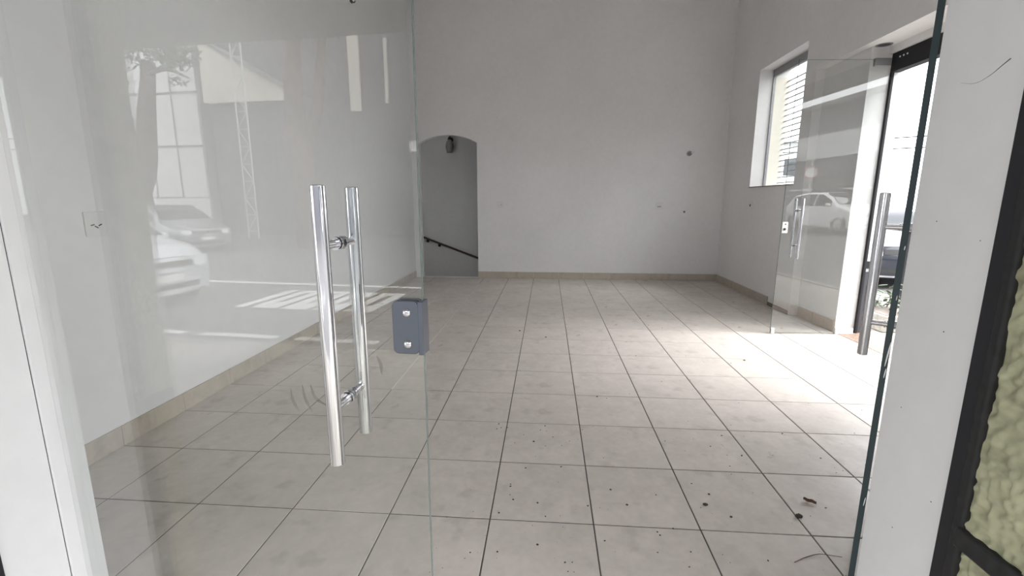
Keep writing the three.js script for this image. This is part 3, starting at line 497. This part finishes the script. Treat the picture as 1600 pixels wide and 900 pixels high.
{ // panelled white building
  const b = thing('showroom_building', 'tall pale panelled building with thin dark seams across the road', 'building', [-19.4, YR, 19.3]);
  part('core_wall', bx(-3.6, 2.05, 0, 11, 0.05, 4), M.midWall, b);
  for (let i = 0; i < 4; i++) for (let j = 0; j < 4; j++) { const x0 = -3.5 + i * 1.38, y0 = 1.7 + j * 2.35; part('panel', rbx(x0 + 0.06, x0 + 1.32, y0 + 0.06, y0 + 2.29, -0.02, 0.05, 0.01, 1), M.paleWall, b); }
  part('plinth', bx(-3.5, 2.05, 0, 1.7, -0.05, 0.06), M.paleWall, b);
}
{ // gabled shed
  const b = thing('shed_building', 'cream gabled shed with a dark open front beside the panelled building', 'building', [-17.2, YR, 19.4]);
  const s = new THREE.Shape(); s.moveTo(0, 5.95); s.lineTo(0, 8.6); s.lineTo(0.6, 8.3); s.lineTo(4.7, 6.05); s.lineTo(4.7, 5.95); s.closePath();
  part('gable', new THREE.ExtrudeGeometry(s, { depth: 0.3, bevelEnabled: false }), M.cream, b);
  part('roof', new THREE.ExtrudeGeometry(new THREE.Shape([[0.5, 8.36], [4.95, 5.93], [4.95, 6.05], [0.5, 8.5]].map(p => new THREE.Vector2(...p))), { depth: 1.15, bevelEnabled: false }).translate(0, 0, -0.1), M.roof, b);
  part('front_wall', bx(0, 4.9, 0, 5.95, 0.35, 0.6), M.greyWall, b);
  for (const y of [5.3, 4.5]) part('window', bx(4.1, 4.6, y, y + 0.4, 0.3, 0.36), M.white, b);
}
{ // long grey terrace
  const b = thing('terrace_building', 'long dark grey terrace with pale pilasters and small white windows', 'building', [-12.2, YR, 20.6]);
  part('wall', bx(-5, 24, 0, 9.5, 0, 4), M.greyWall, b);
  for (const [x, w, y0, y1] of [[1.6, 0.5, 5.6, 9.2], [3.3, 0.14, 5.9, 8.6], [5.1, 1.0, 4.2, 9.3], [9.5, 0.6, 3, 9.2], [14, 0.6, 3, 9.2]]) part('pilaster', bx(x, x + w, y0, y1, -0.12, 0), M.cream, b);
  for (const [x, y] of [[4.3, 3.8], [7.6, 5], [11.5, 5]]) { const w = part('window', bx(x, x + 0.7, y, y + 0.45, -0.05, 0), M.white, b); part('window_sill', bx(x - 0.05, x + 0.75, y - 0.06, y, -0.08, 0), M.midWall, w); }
}

// ------------------------------------------------------------------ side street (seen through and mirrored in the side door)
structure('ground_side_pavement', 'concrete pavement along the side street', bx(XO, 5.6, YS - 0.3, YS, -30, ZO), M.concrete);
structure('ground_side_road', 'asphalt side street rising away from the shop', metres(new THREE.BufferGeometry().copy(new THREE.BoxGeometry(16, 0.3, 90).rotateZ(0.062)).translate(13.6, 0.17, -8)), M.asphalt);
structure('trim_8', 'pale kerb along the side pavement', rbx(5.6, 5.72, YR - 0.2, YS + 0.02, -30, 4.1, 0.01), M.concrete);
{ const c = makeCar('car', 'white hatchback parked in the side street, mirrored in the side glass door', whiteP); c.position.set(12.6, 0.27, 9.3); c.rotation.y = Math.PI / 2; c.rotation.z = 0; }
{ const c = makeCar('car', 'dark navy hatchback parked outside the side entrance', navy); c.position.set(6.75, -0.13, -8.4); c.rotation.y = Math.PI / 2 - 3.3; }
{ // planter
  const p = thing('planter', 'low stone planter with leafy plants outside the side entrance', 'planter', [4.35, YS, -4.15]);
  part('planter_box', rbx(-0.25, 0.25, 0, 0.2, -0.5, 0.5, 0.02), M.concrete, p); part('soil', bx(-0.22, 0.22, 0.19, 0.205, -0.47, 0.47), M.stone, p);
  for (let k = 0; k < 14; k++) { const x = rr(-0.2, 0.2), z = rr(-0.42, 0.42); const s = part('plant_stem', rod([x, 0.19, z], [x + rr(-0.1, 0.1), rr(0.32, 0.5), z + rr(-0.1, 0.1)], 0.006, 6, 0.003), M.leaf, p); for (let j = 0; j < 5; j++) { const l = part('leaf', new THREE.SphereGeometry(0.05, 8, 5).scale(1, 0.12, 0.45).rotateZ(rr(-0.6, 0.6)).rotateY(rr(0, 6)).translate(x + rr(-0.08, 0.08), rr(0.24, 0.5), z + rr(-0.08, 0.08)), M.leaf, s); } }
}
{ // railing
  const r = thing('street_railing', 'dark steel railing at the edge of the side pavement', 'railing', [5.3, YS, -4.5]);
  part('top_rail', rbx(-0.03, 0.03, 1.08, 1.14, -3, 0.6, 0.01), M.black, r);
  for (const z of [-2.9, -1.7, -0.6, 0.5]) part('post', rbx(-0.025, 0.025, 0, 1.08, z - 0.025, z + 0.025, 0.006), M.black, r);
}
for (const [y, l] of [[2.75, 'upper thin black cable strung across the side street'], [2.52, 'lower thin black cable strung across the side street']]) single('power_cable', l, 'cable', taperTube([[5, y + 0.12, -11.6], [8, y, -9.3], [12, y + 0.05, -6.3], [15.5, y + 0.35, -3.6]], [0.012, 0.012], 6, 30), M.black);
{ // round sign
  const s = thing('street_sign', 'round pale traffic sign on a thin pole behind the white hatchback', 'sign', [14.0, 0.3, 12.95], -2.35);
  part('pole', rod([0, 0, 0], [0, 2.9, 0], 0.03, 10), M.steel, s);
  part('disc', rod([0, 2.35, 0.035], [0, 2.35, 0.045], 0.28, 28), M.white, s);
  part('sign_border', new THREE.TorusGeometry(0.25, 0.03, 8, 32).translate(0, 2.35, 0.046), M.redLens, s);
}
{ // houses across the side street
  const b = thing('warehouse', 'low grey warehouse with a pale band across the side street', 'building', [17, 0, 15]);
  part('wall', bx(0, 8, -0.3, 6.1, -8, 16), M.greyWall, b); part('pale_band', bx(-0.06, 0, 3.6, 4.8, -8, 16), M.paleWall, b); part('roof', bx(-0.5, 8.2, 6.1, 6.3, -8.2, 16.2), M.roof, b);
  for (let k = 0; k < 5; k++) { const z = -6.5 + k * 4.2; const w = part('window', bx(-0.05, 0.01, 1.2, 2.8, z, z + 2), M.darkGlass, b); part('window_frame', bx(-0.07, -0.03, 1.95, 2.05, z, z + 2), M.white, w); }
  const h = thing('apartment_house', 'pale distant apartment house seen through the side window', 'building', [20, -0.3, -44]);
  part('wall', bx(-3, 6, 0, 6.4, -3, 3), M.paleWall, h); part('roof', bx(-3.2, 6.2, 6.4, 6.7, -3.2, 3.2), M.roof, h);
  for (let i = 0; i < 3; i++) for (let j = 0; j < 2; j++) part('window', bx(-2.2 + i * 2.8, -0.9 + i * 2.8, 1.2 + j * 2.7, 2.6 + j * 2.7, 3, 3.05), M.darkGlass, h);
}

renderer.render(scene, camera);
